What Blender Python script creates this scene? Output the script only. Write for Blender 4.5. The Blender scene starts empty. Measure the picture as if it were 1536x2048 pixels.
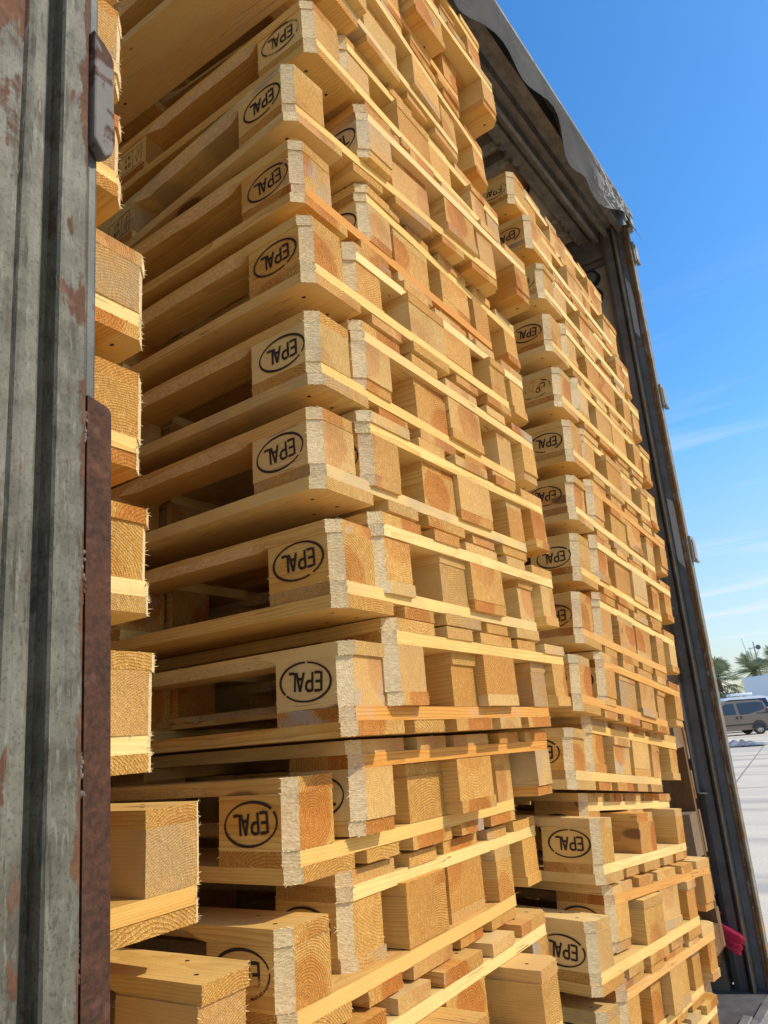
import bpy, bmesh, math, random
from mathutils import Matrix, Vector, noise
rnd = random.Random(7)
SC = bpy.context.scene
COL = SC.collection
R = math.radians

# ------------------------------------------------------------------ camera
cd = bpy.data.cameras.new('camera')
cam = bpy.data.objects.new('camera', cd); COL.objects.link(cam)
cd.sensor_fit = 'VERTICAL'; cd.sensor_height = 36.0; cd.lens = 1430.64/2048*36
cd.clip_start = 0.02; cd.clip_end = 5000
_r, _u, _f = Vector((0.8147,0.57433,-0.08008)), Vector((0.23547,-0.20144,0.95078)), Vector((-0.52993,0.79345,0.29935))
cam.matrix_world = Matrix(((_r.x,_u.x,-_f.x,0.69782),(_r.y,_u.y,-_f.y,-0.82236),(_r.z,_u.z,-_f.z,0.00791),(0,0,0,1)))
SC.camera = cam

# ------------------------------------------------------------------ sky and sun
SUN_EL, SUN_ROT = R(38), R(67)
w = bpy.data.worlds.new('World'); SC.world = w; w.use_nodes = True
nt = w.node_tree; nt.nodes.clear()
def N(nt, t, **k):
    n = nt.nodes.new(t)
    for a, v in k.items(): setattr(n, a, v)
    return n
def LK(nt, a, b): nt.links.new(a, b)
sky = N(nt, 'ShaderNodeTexSky', sky_type='NISHITA', sun_disc=False)
sky.sun_elevation = SUN_EL; sky.sun_rotation = SUN_ROT; sky.air_density = 1.0; sky.dust_density = 0.6; sky.ozone_density = 1.8
tc = N(nt, 'ShaderNodeTexCoord'); sep = N(nt, 'ShaderNodeSeparateXYZ'); LK(nt, tc.outputs['Generated'], sep.inputs[0])
add = N(nt, 'ShaderNodeMath', operation='ADD'); add.inputs[1].default_value = 0.12; LK(nt, sep.outputs[2], add.inputs[0])
dx = N(nt, 'ShaderNodeMath', operation='DIVIDE'); LK(nt, sep.outputs[0], dx.inputs[0]); LK(nt, add.outputs[0], dx.inputs[1])
dy = N(nt, 'ShaderNodeMath', operation='DIVIDE'); LK(nt, sep.outputs[1], dy.inputs[0]); LK(nt, add.outputs[0], dy.inputs[1])
cmb = N(nt, 'ShaderNodeCombineXYZ'); LK(nt, dx.outputs[0], cmb.inputs[0]); LK(nt, dy.outputs[0], cmb.inputs[1])
mp = N(nt, 'ShaderNodeMapping'); mp.inputs['Scale'].default_value = (0.7, 3.4, 1); mp.inputs['Rotation'].default_value = (0, 0, R(-14)); mp.inputs['Location'].default_value = (3.1, 1.55, 0)
LK(nt, cmb.outputs[0], mp.inputs[0])
nz = N(nt, 'ShaderNodeTexNoise'); nz.inputs['Scale'].default_value = 0.9; nz.inputs['Detail'].default_value = 9; nz.inputs['Roughness'].default_value = 0.55; nz.inputs['Distortion'].default_value = 0.5
LK(nt, mp.outputs[0], nz.inputs[0])
rp = N(nt, 'ShaderNodeMapRange'); rp.inputs[1].default_value = 0.51; rp.inputs[2].default_value = 0.80; LK(nt, nz.outputs[0], rp.inputs[0])
lowm = N(nt, 'ShaderNodeMapRange'); lowm.inputs[1].default_value = 0.55; lowm.inputs[2].default_value = 0.12; lowm.inputs[3].default_value = 0.0; lowm.inputs[4].default_value = 1.0
LK(nt, sep.outputs[2], lowm.inputs[0])
cm = N(nt, 'ShaderNodeMath', operation='MULTIPLY'); LK(nt, rp.outputs[0], cm.inputs[0]); LK(nt, lowm.outputs[0], cm.inputs[1])
mixc = N(nt, 'ShaderNodeMix', data_type='RGBA'); mixc.inputs[7].default_value = (4.6, 5.0, 5.5, 1)
hs = N(nt, 'ShaderNodeHueSaturation'); LK(nt, sky.outputs[0], hs.inputs['Color'])
sat = N(nt, 'ShaderNodeMapRange'); sat.inputs[1].default_value = 0.0; sat.inputs[2].default_value = 0.35; sat.inputs[3].default_value = 0.95; sat.inputs[4].default_value = 1.36; LK(nt, sep.outputs[2], sat.inputs[0]); LK(nt, sat.outputs[0], hs.inputs['Saturation'])
val = N(nt, 'ShaderNodeMapRange'); val.inputs[1].default_value = 0.02; val.inputs[2].default_value = 0.32; val.inputs[3].default_value = 0.78; val.inputs[4].default_value = 1.42; LK(nt, sep.outputs[2], val.inputs[0]); LK(nt, val.outputs[0], hs.inputs['Value'])
LK(nt, cm.outputs[0], mixc.inputs[0]); LK(nt, hs.outputs[0], mixc.inputs[6])
bg = N(nt, 'ShaderNodeBackground'); bg.inputs[1].default_value = 0.15
LK(nt, mixc.outputs[2], bg.inputs[0])
wo = N(nt, 'ShaderNodeOutputWorld'); LK(nt, bg.outputs[0], wo.inputs[0])

sd = bpy.data.lights.new('sun', 'SUN'); sd.energy = 3.4; sd.angle = R(0.55); sd.color = (1.0, 0.93, 0.80)
so = bpy.data.objects.new('sun', sd); COL.objects.link(so)
sdir = Vector((math.sin(SUN_ROT)*math.cos(SUN_EL), math.cos(SUN_ROT)*math.cos(SUN_EL), math.sin(SUN_EL)))
so.rotation_euler = sdir.to_track_quat('Z', 'Y').to_euler(); so.location = (5, 10, 12)
SC.view_settings.view_transform = 'Standard'; SC.view_settings.look = 'None'
SC.view_settings.exposure = 0.30; SC.view_settings.gamma = 1.0; SC.view_settings.use_curve_mapping = False

GROUND = -1.40

# ------------------------------------------------------------------ helpers
def tag(o, label=None, cat=None, group=None, kind=None):
    if label: o['label'] = label
    if cat: o['category'] = cat
    if group: o['group'] = group
    if kind: o['kind'] = kind
    return o
def empty(name, loc=(0,0,0), rz=0.0, parent=None):
    o = bpy.data.objects.new(name, None); COL.objects.link(o); o.location = loc; o.rotation_euler = (0,0,rz)
    o.empty_display_size = 0.1
    if parent: o.parent = parent
    return o
def mesh_from(bm, name, mats, smooth=False):
    bmesh.ops.recalc_face_normals(bm, faces=bm.faces)
    me = bpy.data.meshes.new(name); bm.to_mesh(me); bm.free()
    for m in (mats if isinstance(mats, (list, tuple)) else [mats]): me.materials.append(m)
    if smooth:
        for p in me.polygons: p.use_smooth = True
    return me
def obj(name, me, parent=None, loc=(0,0,0), mat=None):
    o = bpy.data.objects.new(name, me); COL.objects.link(o)
    if mat is not None: o.matrix_basis = mat
    else: o.location = loc
    if parent: o.parent = parent
    return o
def abox(bm, x0, x1, y0, y1, z0, z1, mi=0, bev=0.0):
    r = bmesh.ops.create_cube(bm, size=1.0)
    vs = r['verts']
    for v in vs:
        v.co = Vector(((x0+x1)/2 + v.co.x*(x1-x0), (y0+y1)/2 + v.co.y*(y1-y0), (z0+z1)/2 + v.co.z*(z1-z0)))
    fs = set(f for v in vs for f in v.link_faces)
    for f in fs: f.material_index = mi
    if bev > 0:
        es = set(e for v in vs for e in v.link_edges)
        r2 = bmesh.ops.bevel(bm, geom=list(es), offset=bev, segments=2, affect='EDGES', profile=0.5)
        for f in r2['faces']: f.material_index = mi
    return vs
def tube(bm, p0, p1, r0, r1=None, seg=10, mi=0):
    p0, p1 = Vector(p0), Vector(p1); r1 = r0 if r1 is None else r1
    d = (p1-p0); q = d.to_track_quat('Z', 'Y')
    A = [bm.verts.new(p0 + q @ Vector((r0*math.cos(a), r0*math.sin(a), 0))) for a in [2*math.pi*i/seg for i in range(seg)]]
    B = [bm.verts.new(p1 + q @ Vector((r1*math.cos(a), r1*math.sin(a), 0))) for a in [2*math.pi*i/seg for i in range(seg)]]
    for i in range(seg):
        f = bm.faces.new((A[i], A[(i+1)%seg], B[(i+1)%seg], B[i])); f.material_index = mi
    f = bm.faces.new(A[::-1]); f.material_index = mi
    f = bm.faces.new(B); f.material_index = mi
def prism(bm, pts, a0, a1, axis='z', mi=0):
    """closed outline pts (2D) extruded between a0 and a1 along an axis; pts are (x,y) / (y,z) / (x,z)"""
    def P(p, a):
        return {'z': (p[0], p[1], a), 'x': (a, p[0], p[1]), 'y': (p[0], a, p[1])}[axis]
    A = [bm.verts.new(P(p, a0)) for p in pts]; B = [bm.verts.new(P(p, a1)) for p in pts]
    n = len(pts)
    for i in range(n):
        f = bm.faces.new((A[i], A[(i+1)%n], B[(i+1)%n], B[i])); f.material_index = mi
    f = bm.faces.new(A[::-1]); f.material_index = mi
    f = bm.faces.new(B); f.material_index = mi

# ------------------------------------------------------------------ materials
def new_mat(name):
    m = bpy.data.materials.new(name); m.use_nodes = True
    nt = m.node_tree; nt.nodes.clear()
    out = N(nt, 'ShaderNodeOutputMaterial'); b = N(nt, 'ShaderNodeBsdfPrincipled')
    LK(nt, b.outputs[0], out.inputs[0])
    return m, nt, b
def mathn(nt, op, a, b=None, clamp=False):
    n = N(nt, 'ShaderNodeMath', operation=op); n.use_clamp = clamp
    for i, v in enumerate((a, b)):
        if v is None: continue
        if isinstance(v, (int, float)): n.inputs[i].default_value = v
        else: LK(nt, v, n.inputs[i])
    return n.outputs[0]
def maprange(nt, v, a, b, c=0.0, d=1.0):
    n = N(nt, 'ShaderNodeMapRange'); LK(nt, v, n.inputs[0])
    for i, x in enumerate((a, b, c, d)): n.inputs[i+1].default_value = x
    return n.outputs[0]
def mixcol(nt, f, a, b, mode='MIX'):
    n = N(nt, 'ShaderNodeMix', data_type='RGBA', blend_type=mode)
    for i, v in ((0, f), (6, a), (7, b)):
        if isinstance(v, (int, float)): n.inputs[i].default_value = v
        elif isinstance(v, tuple): n.inputs[i].default_value = v if len(v) == 4 else (*v, 1)
        else: LK(nt, v, n.inputs[i])
    return n.outputs[2]
def noisen(nt, vec, scale, detail=4, rough=0.55, dist=0.0):
    n = N(nt, 'ShaderNodeTexNoise'); n.inputs['Scale'].default_value = scale; n.inputs['Detail'].default_value = detail
    n.inputs['Roughness'].default_value = rough; n.inputs['Distortion'].default_value = dist
    if vec is not None: LK(nt, vec, n.inputs['Vector'])
    return n.outputs[0]
def bump(nt, h, b, strength=0.4, dist=0.002):
    n = N(nt, 'ShaderNodeBump'); n.inputs['Strength'].default_value = strength; n.inputs['Distance'].default_value = dist
    LK(nt, h, n.inputs['Height']); LK(nt, n.outputs[0], b.inputs['Normal'])

def wood(name, old=False, sawn=False):
    m, nt, b = new_mat(name)
    tc = N(nt, 'ShaderNodeTexCoord'); oi = N(nt, 'ShaderNodeObjectInfo')
    wn = N(nt, 'ShaderNodeTexWhiteNoise', noise_dimensions='1D'); LK(nt, mathn(nt, 'MULTIPLY', oi.outputs['Random'], 917.3), wn.inputs['W'])
    sp = N(nt, 'ShaderNodeSeparateColor'); LK(nt, wn.outputs['Color'], sp.inputs[0])
    r1, r2, r3 = sp.outputs[0], sp.outputs[1], sp.outputs[2]
    # shift every piece to its own place in the tree
    off = N(nt, 'ShaderNodeCombineXYZ')
    LK(nt, mathn(nt, 'MULTIPLY', r1, 40.0), off.inputs[0])
    LK(nt, maprange(nt, r2, 0, 1, -0.07, 0.07), off.inputs[1])
    LK(nt, maprange(nt, r3, 0, 1, -0.13, 0.02), off.inputs[2])
    va = N(nt, 'ShaderNodeVectorMath', operation='ADD'); LK(nt, tc.outputs['Object'], va.inputs[0]); LK(nt, off.outputs[0], va.inputs[1])
    V = va.outputs[0]
    # warp along the grain
    st = N(nt, 'ShaderNodeMapping'); st.inputs['Scale'].default_value = (2.2, 14, 14); LK(nt, V, st.inputs[0])
    wv = N(nt, 'ShaderNodeTexNoise'); wv.inputs['Scale'].default_value = 1.0; wv.inputs['Detail'].default_value = 3; LK(nt, st.outputs[0], wv.inputs[0])
    ws = N(nt, 'ShaderNodeVectorMath', operation='SCALE'); ws.inputs[3].default_value = 0.022; LK(nt, wv.outputs['Color'], ws.inputs[0])
    v2 = N(nt, 'ShaderNodeVectorMath', operation='ADD'); LK(nt, V, v2.inputs[0]); LK(nt, ws.outputs[0], v2.inputs[1])
    s3 = N(nt, 'ShaderNodeSeparateXYZ'); LK(nt, v2.outputs[0], s3.inputs[0])
    rr = mathn(nt, 'SQRT', mathn(nt, 'ADD', mathn(nt, 'POWER', mathn(nt, 'ADD', s3.outputs[1], 0.0), 2.0), mathn(nt, 'POWER', s3.outputs[2], 2.0)))
    freq = maprange(nt, r1, 0, 1, 190, 340)
    ph = mathn(nt, 'FRACT', mathn(nt, 'MULTIPLY', rr, freq))
    ring = mathn(nt, 'POWER', ph, 2.2)                      # slow rise, sharp latewood edge
    # fine fibre streaks
    fm = N(nt, 'ShaderNodeMapping'); fm.inputs['Scale'].default_value = (9, 420, 420); LK(nt, V, fm.inputs[0])
    fib = noisen(nt, fm.outputs[0], 1.0, 3)
    blotch = noisen(nt, V, 9.0, 4)
    # end grain mask
    sn = N(nt, 'ShaderNodeSeparateXYZ'); LK(nt, tc.outputs['Normal'], sn.inputs[0])
    end = maprange(nt, mathn(nt, 'ABSOLUTE', sn.outputs[0]), 0.75, 0.92)
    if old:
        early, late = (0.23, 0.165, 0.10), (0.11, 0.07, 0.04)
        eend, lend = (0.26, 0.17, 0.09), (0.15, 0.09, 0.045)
    else:
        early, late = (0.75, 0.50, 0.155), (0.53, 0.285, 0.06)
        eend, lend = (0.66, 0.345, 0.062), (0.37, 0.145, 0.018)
    ringS = mathn(nt, 'MULTIPLY', ring, maprange(nt, r3, 0, 1, 0.55, 1.0))
    side = mixcol(nt, ringS, early, late)
    side = mixcol(nt, maprange(nt, fib, 0.3, 0.75, 0.0, 0.35), side, late)
    endc = mixcol(nt, ring, eend, lend)
    speck = noisen(nt, V, 520.0, 2, 0.7)
    endc = mixcol(nt, maprange(nt, speck, 0.52, 0.70, 0.0, 0.5), endc, (0.80, 0.56, 0.26) if not old else (0.36, 0.25, 0.14))
    endc = mixcol(nt, maprange(nt, speck, 0.46, 0.32, 0.0, 0.3), endc, (0.24, 0.10, 0.022))
    em = N(nt, 'ShaderNodeMapping'); em.inputs['Scale'].default_value = (150, 240, 110); LK(nt, V, em.inputs[0])
    tear = noisen(nt, em.outputs[0], 1.0, 3, 0.6)
    endc = mixcol(nt, maprange(nt, tear, 0.48, 0.34, 0.0, 0.36), endc, (0.30, 0.125, 0.024) if not old else (0.12, 0.08, 0.05))
    endc = mixcol(nt, maprange(nt, tear, 0.57, 0.70, 0.0, 0.40), endc, (0.82, 0.58, 0.27) if not old else (0.34, 0.25, 0.15))
    c = mixcol(nt, end, side, endc)
    # heartwood / sapwood: one zone redder, one paler, with an edge
    hz = maprange(nt, mathn(nt, 'ADD', rr, mathn(nt, 'MULTIPLY', blotch, 0.03)), 0.060, 0.070, 1.0, 0.0)
    c = mixcol(nt, mathn(nt, 'MULTIPLY', hz, maprange(nt, r3, 0.2, 0.7, 0.0, 0.95)), c, mixcol(nt, 1.0, c, mixcol(nt, end, (0.90, 0.70, 0.46), (0.82, 0.56, 0.32)), 'MULTIPLY'))
    # piece to piece tone
    c = mixcol(nt, maprange(nt, r2, 0.35, 1.0, 0.0, 0.9), c, mixcol(nt, 1.0, c, (0.86, 0.71, 0.52), 'MULTIPLY'))
    c = mixcol(nt, mathn(nt, 'MULTIPLY', maprange(nt, r1, 0.50, 1.0, 0.0, 0.62), maprange(nt, end, 0, 1, 1.0, 0.45)), c, (0.76, 0.57, 0.25) if not old else (0.30, 0.25, 0.19))
    # blue stain on a few pieces
    stn = mathn(nt, 'MULTIPLY', maprange(nt, noisen(nt, V, 13.0, 3), 0.56, 0.66), maprange(nt, r3, 0.88, 0.95))
    c = mixcol(nt, mathn(nt, 'MULTIPLY', mathn(nt, 'MULTIPLY', stn, 0.6), maprange(nt, end, 0, 1, 0.25, 1.0)), c, (0.36, 0.35, 0.30))
    # handling grime, drying cracks
    gr = mathn(nt, 'MULTIPLY', maprange(nt, noisen(nt, V, 5.5, 6, 0.65), 0.50, 0.68), maprange(nt, r2, 0.9, 0.2))
    c = mixcol(nt, mathn(nt, 'MULTIPLY', gr, 0.42), c, mixcol(nt, 1.0, c, (0.56, 0.50, 0.44), 'MULTIPLY'))
    ck = N(nt, 'ShaderNodeMapping'); ck.inputs['Scale'].default_value = (1.3, 60, 60); LK(nt, v2.outputs[0], ck.inputs[0])
    cn = mathn(nt, 'ABSOLUTE', mathn(nt, 'SUBTRACT', noisen(nt, ck.outputs[0], 1.0, 2), 0.5))
    cgate = mathn(nt, 'MULTIPLY', maprange(nt, noisen(nt, V, 7, 2), 0.56, 0.62), maprange(nt, r1, 0.35, 0.6))
    c = mixcol(nt, mathn(nt, 'MULTIPLY', mathn(nt, 'MULTIPLY', maprange(nt, cn, 0.010, 0.003), cgate), maprange(nt, end, 0, 1, 0.8, 0.0)), c, (0.12, 0.055, 0.02))
    c = mixcol(nt, maprange(nt, blotch, 0.35, 0.7, 0.0, 0.30), c, mixcol(nt, 1.0, c, (0.80, 0.70, 0.58), 'MULTIPLY'))
    # a few pieces weathered grey-brown
    wth = mathn(nt, 'MULTIPLY', maprange(nt, sp.outputs[2], 0.10, 0.04), maprange(nt, noisen(nt, V, 8, 4), 0.40, 0.58))
    c = mixcol(nt, mathn(nt, 'MULTIPLY', wth, 0.6), c, (0.36, 0.27, 0.155))
    # knots
    km = N(nt, 'ShaderNodeMapping'); km.inputs['Scale'].default_value = (3.2, 9, 9); LK(nt, v2.outputs[0], km.inputs[0])
    vo = N(nt, 'ShaderNodeTexVoronoi'); vo.inputs['Scale'].default_value = 1.0; LK(nt, km.outputs[0], vo.inputs['Vector'])
    vs = N(nt, 'ShaderNodeSeparateColor'); LK(nt, vo.outputs['Color'], vs.inputs[0])
    pick = mathn(nt, 'GREATER_THAN', vs.outputs[0], 0.80)
    kd = mathn(nt, 'MULTIPLY', maprange(nt, vo.outputs['Distance'], 0.15, 0.11), pick)
    kh = mathn(nt, 'MULTIPLY', maprange(nt, vo.outputs['Distance'], 0.36, 0.14), pick)
    c = mixcol(nt, mathn(nt, 'MULTIPLY', kh, 0.5), c, (0.46, 0.22, 0.07))
    c = mixcol(nt, mathn(nt, 'MULTIPLY', kd, 0.85), c, (0.17, 0.07, 0.025))
    if sawn:   # rough sawn corner cut: torn pale fibres
        tm = N(nt, 'ShaderNodeMapping'); tm.inputs['Scale'].default_value = (110, 110, 300); LK(nt, V, tm.inputs[0])
        tn = noisen(nt, tm.outputs[0], 1.0, 4, 0.7)
        c = mixcol(nt, 0.62, c, mixcol(nt, maprange(nt, tn, 0.32, 0.68), (0.50, 0.37, 0.20), (0.86, 0.70, 0.44)))
        bump(nt, mathn(nt, 'ADD', tn, mathn(nt, 'MULTIPLY', ring, 0.3)), b, 0.65, 0.003)
    else:
        rough_end = mathn(nt, 'MULTIPLY', end, mathn(nt, 'ADD', mathn(nt, 'ADD', speck, mathn(nt, 'MULTIPLY', tear, 0.8)), mathn(nt, 'MULTIPLY', ring, 0.45)))
        tooth = noisen(nt, V, 190, 3)
        h = mathn(nt, 'ADD', mathn(nt, 'ADD', mathn(nt, 'MULTIPLY', rough_end, 2.2), mathn(nt, 'MULTIPLY', fib, 0.45)), mathn(nt, 'MULTIPLY', tooth, 0.35))
        bump(nt, h, b, 0.62, 0.0028)
    LK(nt, c, b.inputs['Base Color']); b.inputs['Roughness'].default_value = 0.78
    b.inputs['Specular IOR Level'].default_value = 0.25
    return m
M_WOOD = wood('pine wood'); M_SAWN = wood('sawn pine edge', sawn=True)
M_OLD = wood('weathered pine', old=True); M_OLDSAWN = wood('weathered sawn edge', old=True, sawn=True)
def flat(name, col, rough=0.6, metal=0.0, spec=0.5, nscale=None, ncol=None, nlo=0.4, nhi=0.7):
    m, nt, b = new_mat(name)
    if nscale:
        tc = N(nt, 'ShaderNodeTexCoord')
        c = mixcol(nt, maprange(nt, noisen(nt, tc.outputs['Object'], nscale, 6, 0.6), nlo, nhi), col, ncol); LK(nt, c, b.inputs['Base Color'])
    else: b.inputs['Base Color'].default_value = (*col, 1)
    b.inputs['Roughness'].default_value = rough; b.inputs['Metallic'].default_value = metal; b.inputs['Specular IOR Level'].default_value = spec
    return m
M_FIB = flat('torn fibre', (0.72, 0.55, 0.29), 0.9)
M_NAIL = flat('nail head', (0.05, 0.035, 0.025), 0.6, 0.4)
def inkmat():
    m, nt, b = new_mat('burnt stamp')
    tc = N(nt, 'ShaderNodeTexCoord'); oi = N(nt, 'ShaderNodeObjectInfo')
    va = N(nt, 'ShaderNodeVectorMath', operation='ADD'); LK(nt, tc.outputs['Object'], va.inputs[0])
    cx = N(nt, 'ShaderNodeCombineXYZ'); LK(nt, mathn(nt, 'MULTIPLY', oi.outputs['Random'], 30), cx.inputs[0]); LK(nt, cx.outputs[0], va.inputs[1])
    big = noisen(nt, va.outputs[0], 22, 2); fine = noisen(nt, va.outputs[0], 400, 2)
    wear = mathn(nt, 'ADD', mathn(nt, 'MULTIPLY', big, 0.7), mathn(nt, 'MULTIPLY', fine, 0.3))
    lim = maprange(nt, mathn(nt, 'POWER', oi.outputs['Random'], 2.5), 0.0, 1.0, 0.20, 0.46)
    a = mathn(nt, 'MULTIPLY', mathn(nt, 'SUBTRACT', wear, lim), 9.0, True)
    b.inputs['Base Color'].default_value = (0.030, 0.014, 0.007, 1); b.inputs['Roughness'].default_value = 0.8
    LK(nt, a, b.inputs['Alpha'])
    return m
M_INK = inkmat()
def steel(name, base, rustamt, rough=0.5, metal=0.55, dark=(0.10, 0.10, 0.095), rust=((0.17, 0.065, 0.03), (0.09, 0.035, 0.022)), streak=(60, 60, 4), edge=False):
    m, nt, b = new_mat(name)
    tc = N(nt, 'ShaderNodeTexCoord'); V = tc.outputs['Object']
    sm = N(nt, 'ShaderNodeMapping'); sm.inputs['Scale'].default_value = streak; LK(nt, V, sm.inputs[0])
    s = noisen(nt, sm.outputs[0], 1, 5); bl = noisen(nt, V, 14, 5, 0.6); fn = noisen(nt, V, 160, 4, 0.65)
    c = mixcol(nt, maprange(nt, s, 0.3, 0.75, 0, 0.7), base, dark)
    c = mixcol(nt, maprange(nt, bl, 0.42, 0.62, 0, 0.55), c, tuple(x*1.5 for x in base))
    c = mixcol(nt, maprange(nt, fn, 0.55, 0.68, 0, 0.6), c, dark)
    rv = V
    if edge:
        rvm = N(nt, 'ShaderNodeMapping'); rvm.inputs['Scale'].default_value = (1.5, 1.5, .5); LK(nt, V, rvm.inputs[0]); rv = rvm.outputs[0]
    rm = mathn(nt, 'ADD', mathn(nt, 'MULTIPLY', noisen(nt, rv, 19, 6, 0.62, 0.6), 0.7), mathn(nt, 'MULTIPLY', s, 0.3))
    if edge:      # rust creeping from the welded edge, and a rusty flank higher up
        sx = N(nt, 'ShaderNodeSeparateXYZ'); LK(nt, V, sx.inputs[0])
        e1 = maprange(nt, sx.outputs[1], -0.424, -0.409, 0.0, 0.15)
        e2 = mathn(nt, 'MULTIPLY', maprange(nt, sx.outputs[1], -0.482, -0.500, 0.0, 0.075), maprange(nt, sx.outputs[2], 0.30, 0.60))
        e3 = mathn(nt, 'MULTIPLY', maprange(nt, sx.outputs[1], -0.445, -0.425, 0.0, 0.045), maprange(nt, sx.outputs[2], 0.45, 0.75))
        rm = mathn(nt, 'ADD', rm, mathn(nt, 'ADD', e1, mathn(nt, 'ADD', e2, e3)))
        gm = N(nt, 'ShaderNodeMapping'); gm.inputs['Scale'].default_value = (90, 90, 16); LK(nt, V, gm.inputs[0])
        c = mixcol(nt, maprange(nt, noisen(nt, gm.outputs[0], 1, 4, 0.65), 0.55, 0.64, 0, 0.8), c, (0.045, 0.033, 0.019))
        c = mixcol(nt, maprange(nt, noisen(nt, V, 7, 6, 0.7), 0.48, 0.66, 0, 0.6), c, (0.155, 0.145, 0.105))
        c = mixcol(nt, maprange(nt, noisen(nt, V, 260, 3, 0.7), 0.56, 0.66, 0, 0.55), c, (0.035, 0.028, 0.018))
        c = mixcol(nt, maprange(nt, noisen(nt, gm.outputs[0], 2.3, 4, 0.65), 0.57, 0.67, 0, 0.6), c, (0.20, 0.19, 0.145))
    rmask = maprange(nt, rm, 0.78-rustamt, 0.82-rustamt)
    rc = mixcol(nt, maprange(nt, fn, 0.35, 0.65), rust[0], rust[1])
    rc = mixcol(nt, maprange(nt, noisen(nt, V, 45, 5), 0.55, 0.72, 0, 0.6), rc, tuple(x*1.5+.02 for x in rust[0]))
    rc = mixcol(nt, maprange(nt, noisen(nt, V, 11, 5, 0.6), 0.50, 0.66, 0, 0.55), rc, tuple(x*f for x, f in zip(rust[0], (1.55, 1.5, 1.2))))
    c = mixcol(nt, rmask, c, rc)
    LK(nt, c, b.inputs['Base Color'])
    LK(nt, mathn(nt, 'MULTIPLY', mathn(nt, 'SUBTRACT', 1.0, rmask), metal), b.inputs['Metallic'])
    LK(nt, maprange(nt, rmask, 0, 1, rough, 0.85), b.inputs['Roughness']); b.inputs['Specular IOR Level'].default_value = 0.18
    bump(nt, mathn(nt, 'ADD', mathn(nt, 'MULTIPLY', rmask, 0.5), mathn(nt, 'ADD', mathn(nt, 'MULTIPLY', fn, 0.35), mathn(nt, 'MULTIPLY', bl, 0.6))), b, 0.5, 0.0018)
    return m
M_GALV = steel('galvanised steel', (0.085, 0.083, 0.066), 0.175, rough=0.55, metal=0.2, dark=(0.045, 0.043, 0.036))
M_PROF = steel('worn galvanised post', (0.112, 0.103, 0.072), 0.190, rough=0.6, metal=0.05, dark=(0.034, 0.030, 0.020), rust=((0.115, 0.052, 0.026), (0.07, 0.035, 0.022)), edge=True)
M_BOW = steel('grey roof bow', (0.34, 0.33, 0.29), 0.12, rough=0.6, metal=0.1)
M_RUST = steel('rusty steel plate', (0.045, 0.032, 0.025), 0.46, rough=0.6, rust=((0.082, 0.034, 0.017), (0.036, 0.019, 0.012)))
M_BRKT = steel('rusty bracket steel', (0.13, 0.11, 0.085), 0.25, rough=0.65, metal=0.0, rust=((0.085, 0.038, 0.020), (0.05, 0.027, 0.018)))
M_RAIL = steel('dirty grey rail', (0.22, 0.205, 0.18), 0.12, rough=0.55, metal=0.3)
M_DARK = flat('dark grey paint', (0.13, 0.125, 0.12), 0.65, nscale=9, ncol=(0.065, 0.058, 0.05))
M_PANEL = flat('grimy wall panel', (0.46, 0.42, 0.36), 0.7, nscale=5, ncol=(0.22, 0.18, 0.145))
M_POST = steel('blue grey corner post', (0.12, 0.135, 0.145), 0.20, rough=0.6, metal=0.15, rust=((0.17, 0.085, 0.035), (0.10, 0.05, 0.025)), streak=(40, 40, 2))
M_POSTR = steel('rust streaked post edge', (0.24, 0.21, 0.16), 0.34, rough=0.6, metal=0.1, rust=((0.20, 0.11, 0.05), (0.11, 0.06, 0.03)), streak=(70, 70, 2))
M_PALE = steel('worn pale post edge', (0.17, 0.155, 0.115), 0.27, rough=0.6, metal=0.1, rust=((0.22, 0.14, 0.06), (0.13, 0.08, 0.04)), streak=(70, 70, 2))
M_TARP = flat('grey tarpaulin', (0.20, 0.195, 0.175), 0.55, nscale=6, ncol=(0.10, 0.10, 0.095))
M_ROOF = flat('roof sheet', (0.46, 0.33, 0.23), 0.8, nscale=3, ncol=(0.32, 0.23, 0.16))
M_FLOOR = flat('trailer floor', (0.11, 0.105, 0.10), 0.7, nscale=14, ncol=(0.06, 0.056, 0.05))
M_BLACK = flat('black rubber', (0.015, 0.015, 0.015), 0.6)
M_ALU = flat('aluminium', (0.45, 0.45, 0.43), 0.4, 0.6)
# ------------------------------------------------------------------ ground
bm = bmesh.new(); bmesh.ops.create_grid(bm, x_segments=1, y_segments=1, size=1500)
m, nt, b = new_mat('concrete yard')
tcg = N(nt, 'ShaderNodeTexCoord'); V = tcg.outputs['Object']
c = mixcol(nt, maprange(nt, noisen(nt, V, 0.35, 6, 0.6), 0.35, 0.7), (0.76, 0.62, 0.44), (0.64, 0.52, 0.37))
sm = N(nt, 'ShaderNodeMapping'); sm.inputs['Scale'].default_value = (0.12, 1.1, 1); sm.inputs['Rotation'].default_value = (0, 0, R(4)); LK(nt, V, sm.inputs[0])
c = mixcol(nt, maprange(nt, noisen(nt, sm.outputs[0], 1.0, 5), 0.50, 0.66, 0, 0.55), c, (0.26, 0.245, 0.22))
c = mixcol(nt, maprange(nt, noisen(nt, V, 30, 4), 0.4, 0.7, 0, 0.3), c, (0.26, 0.24, 0.21))
LK(nt, c, b.inputs['Base Color']); b.inputs['Roughness'].default_value = 0.9
tag(obj('ground', mesh_from(bm, 'ground', m), loc=(0, 0, GROUND)), kind='structure')
M_SEAM = flat('seam filler', (0.22, 0.19, 0.15), 0.9)
bm = bmesh.new()
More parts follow.
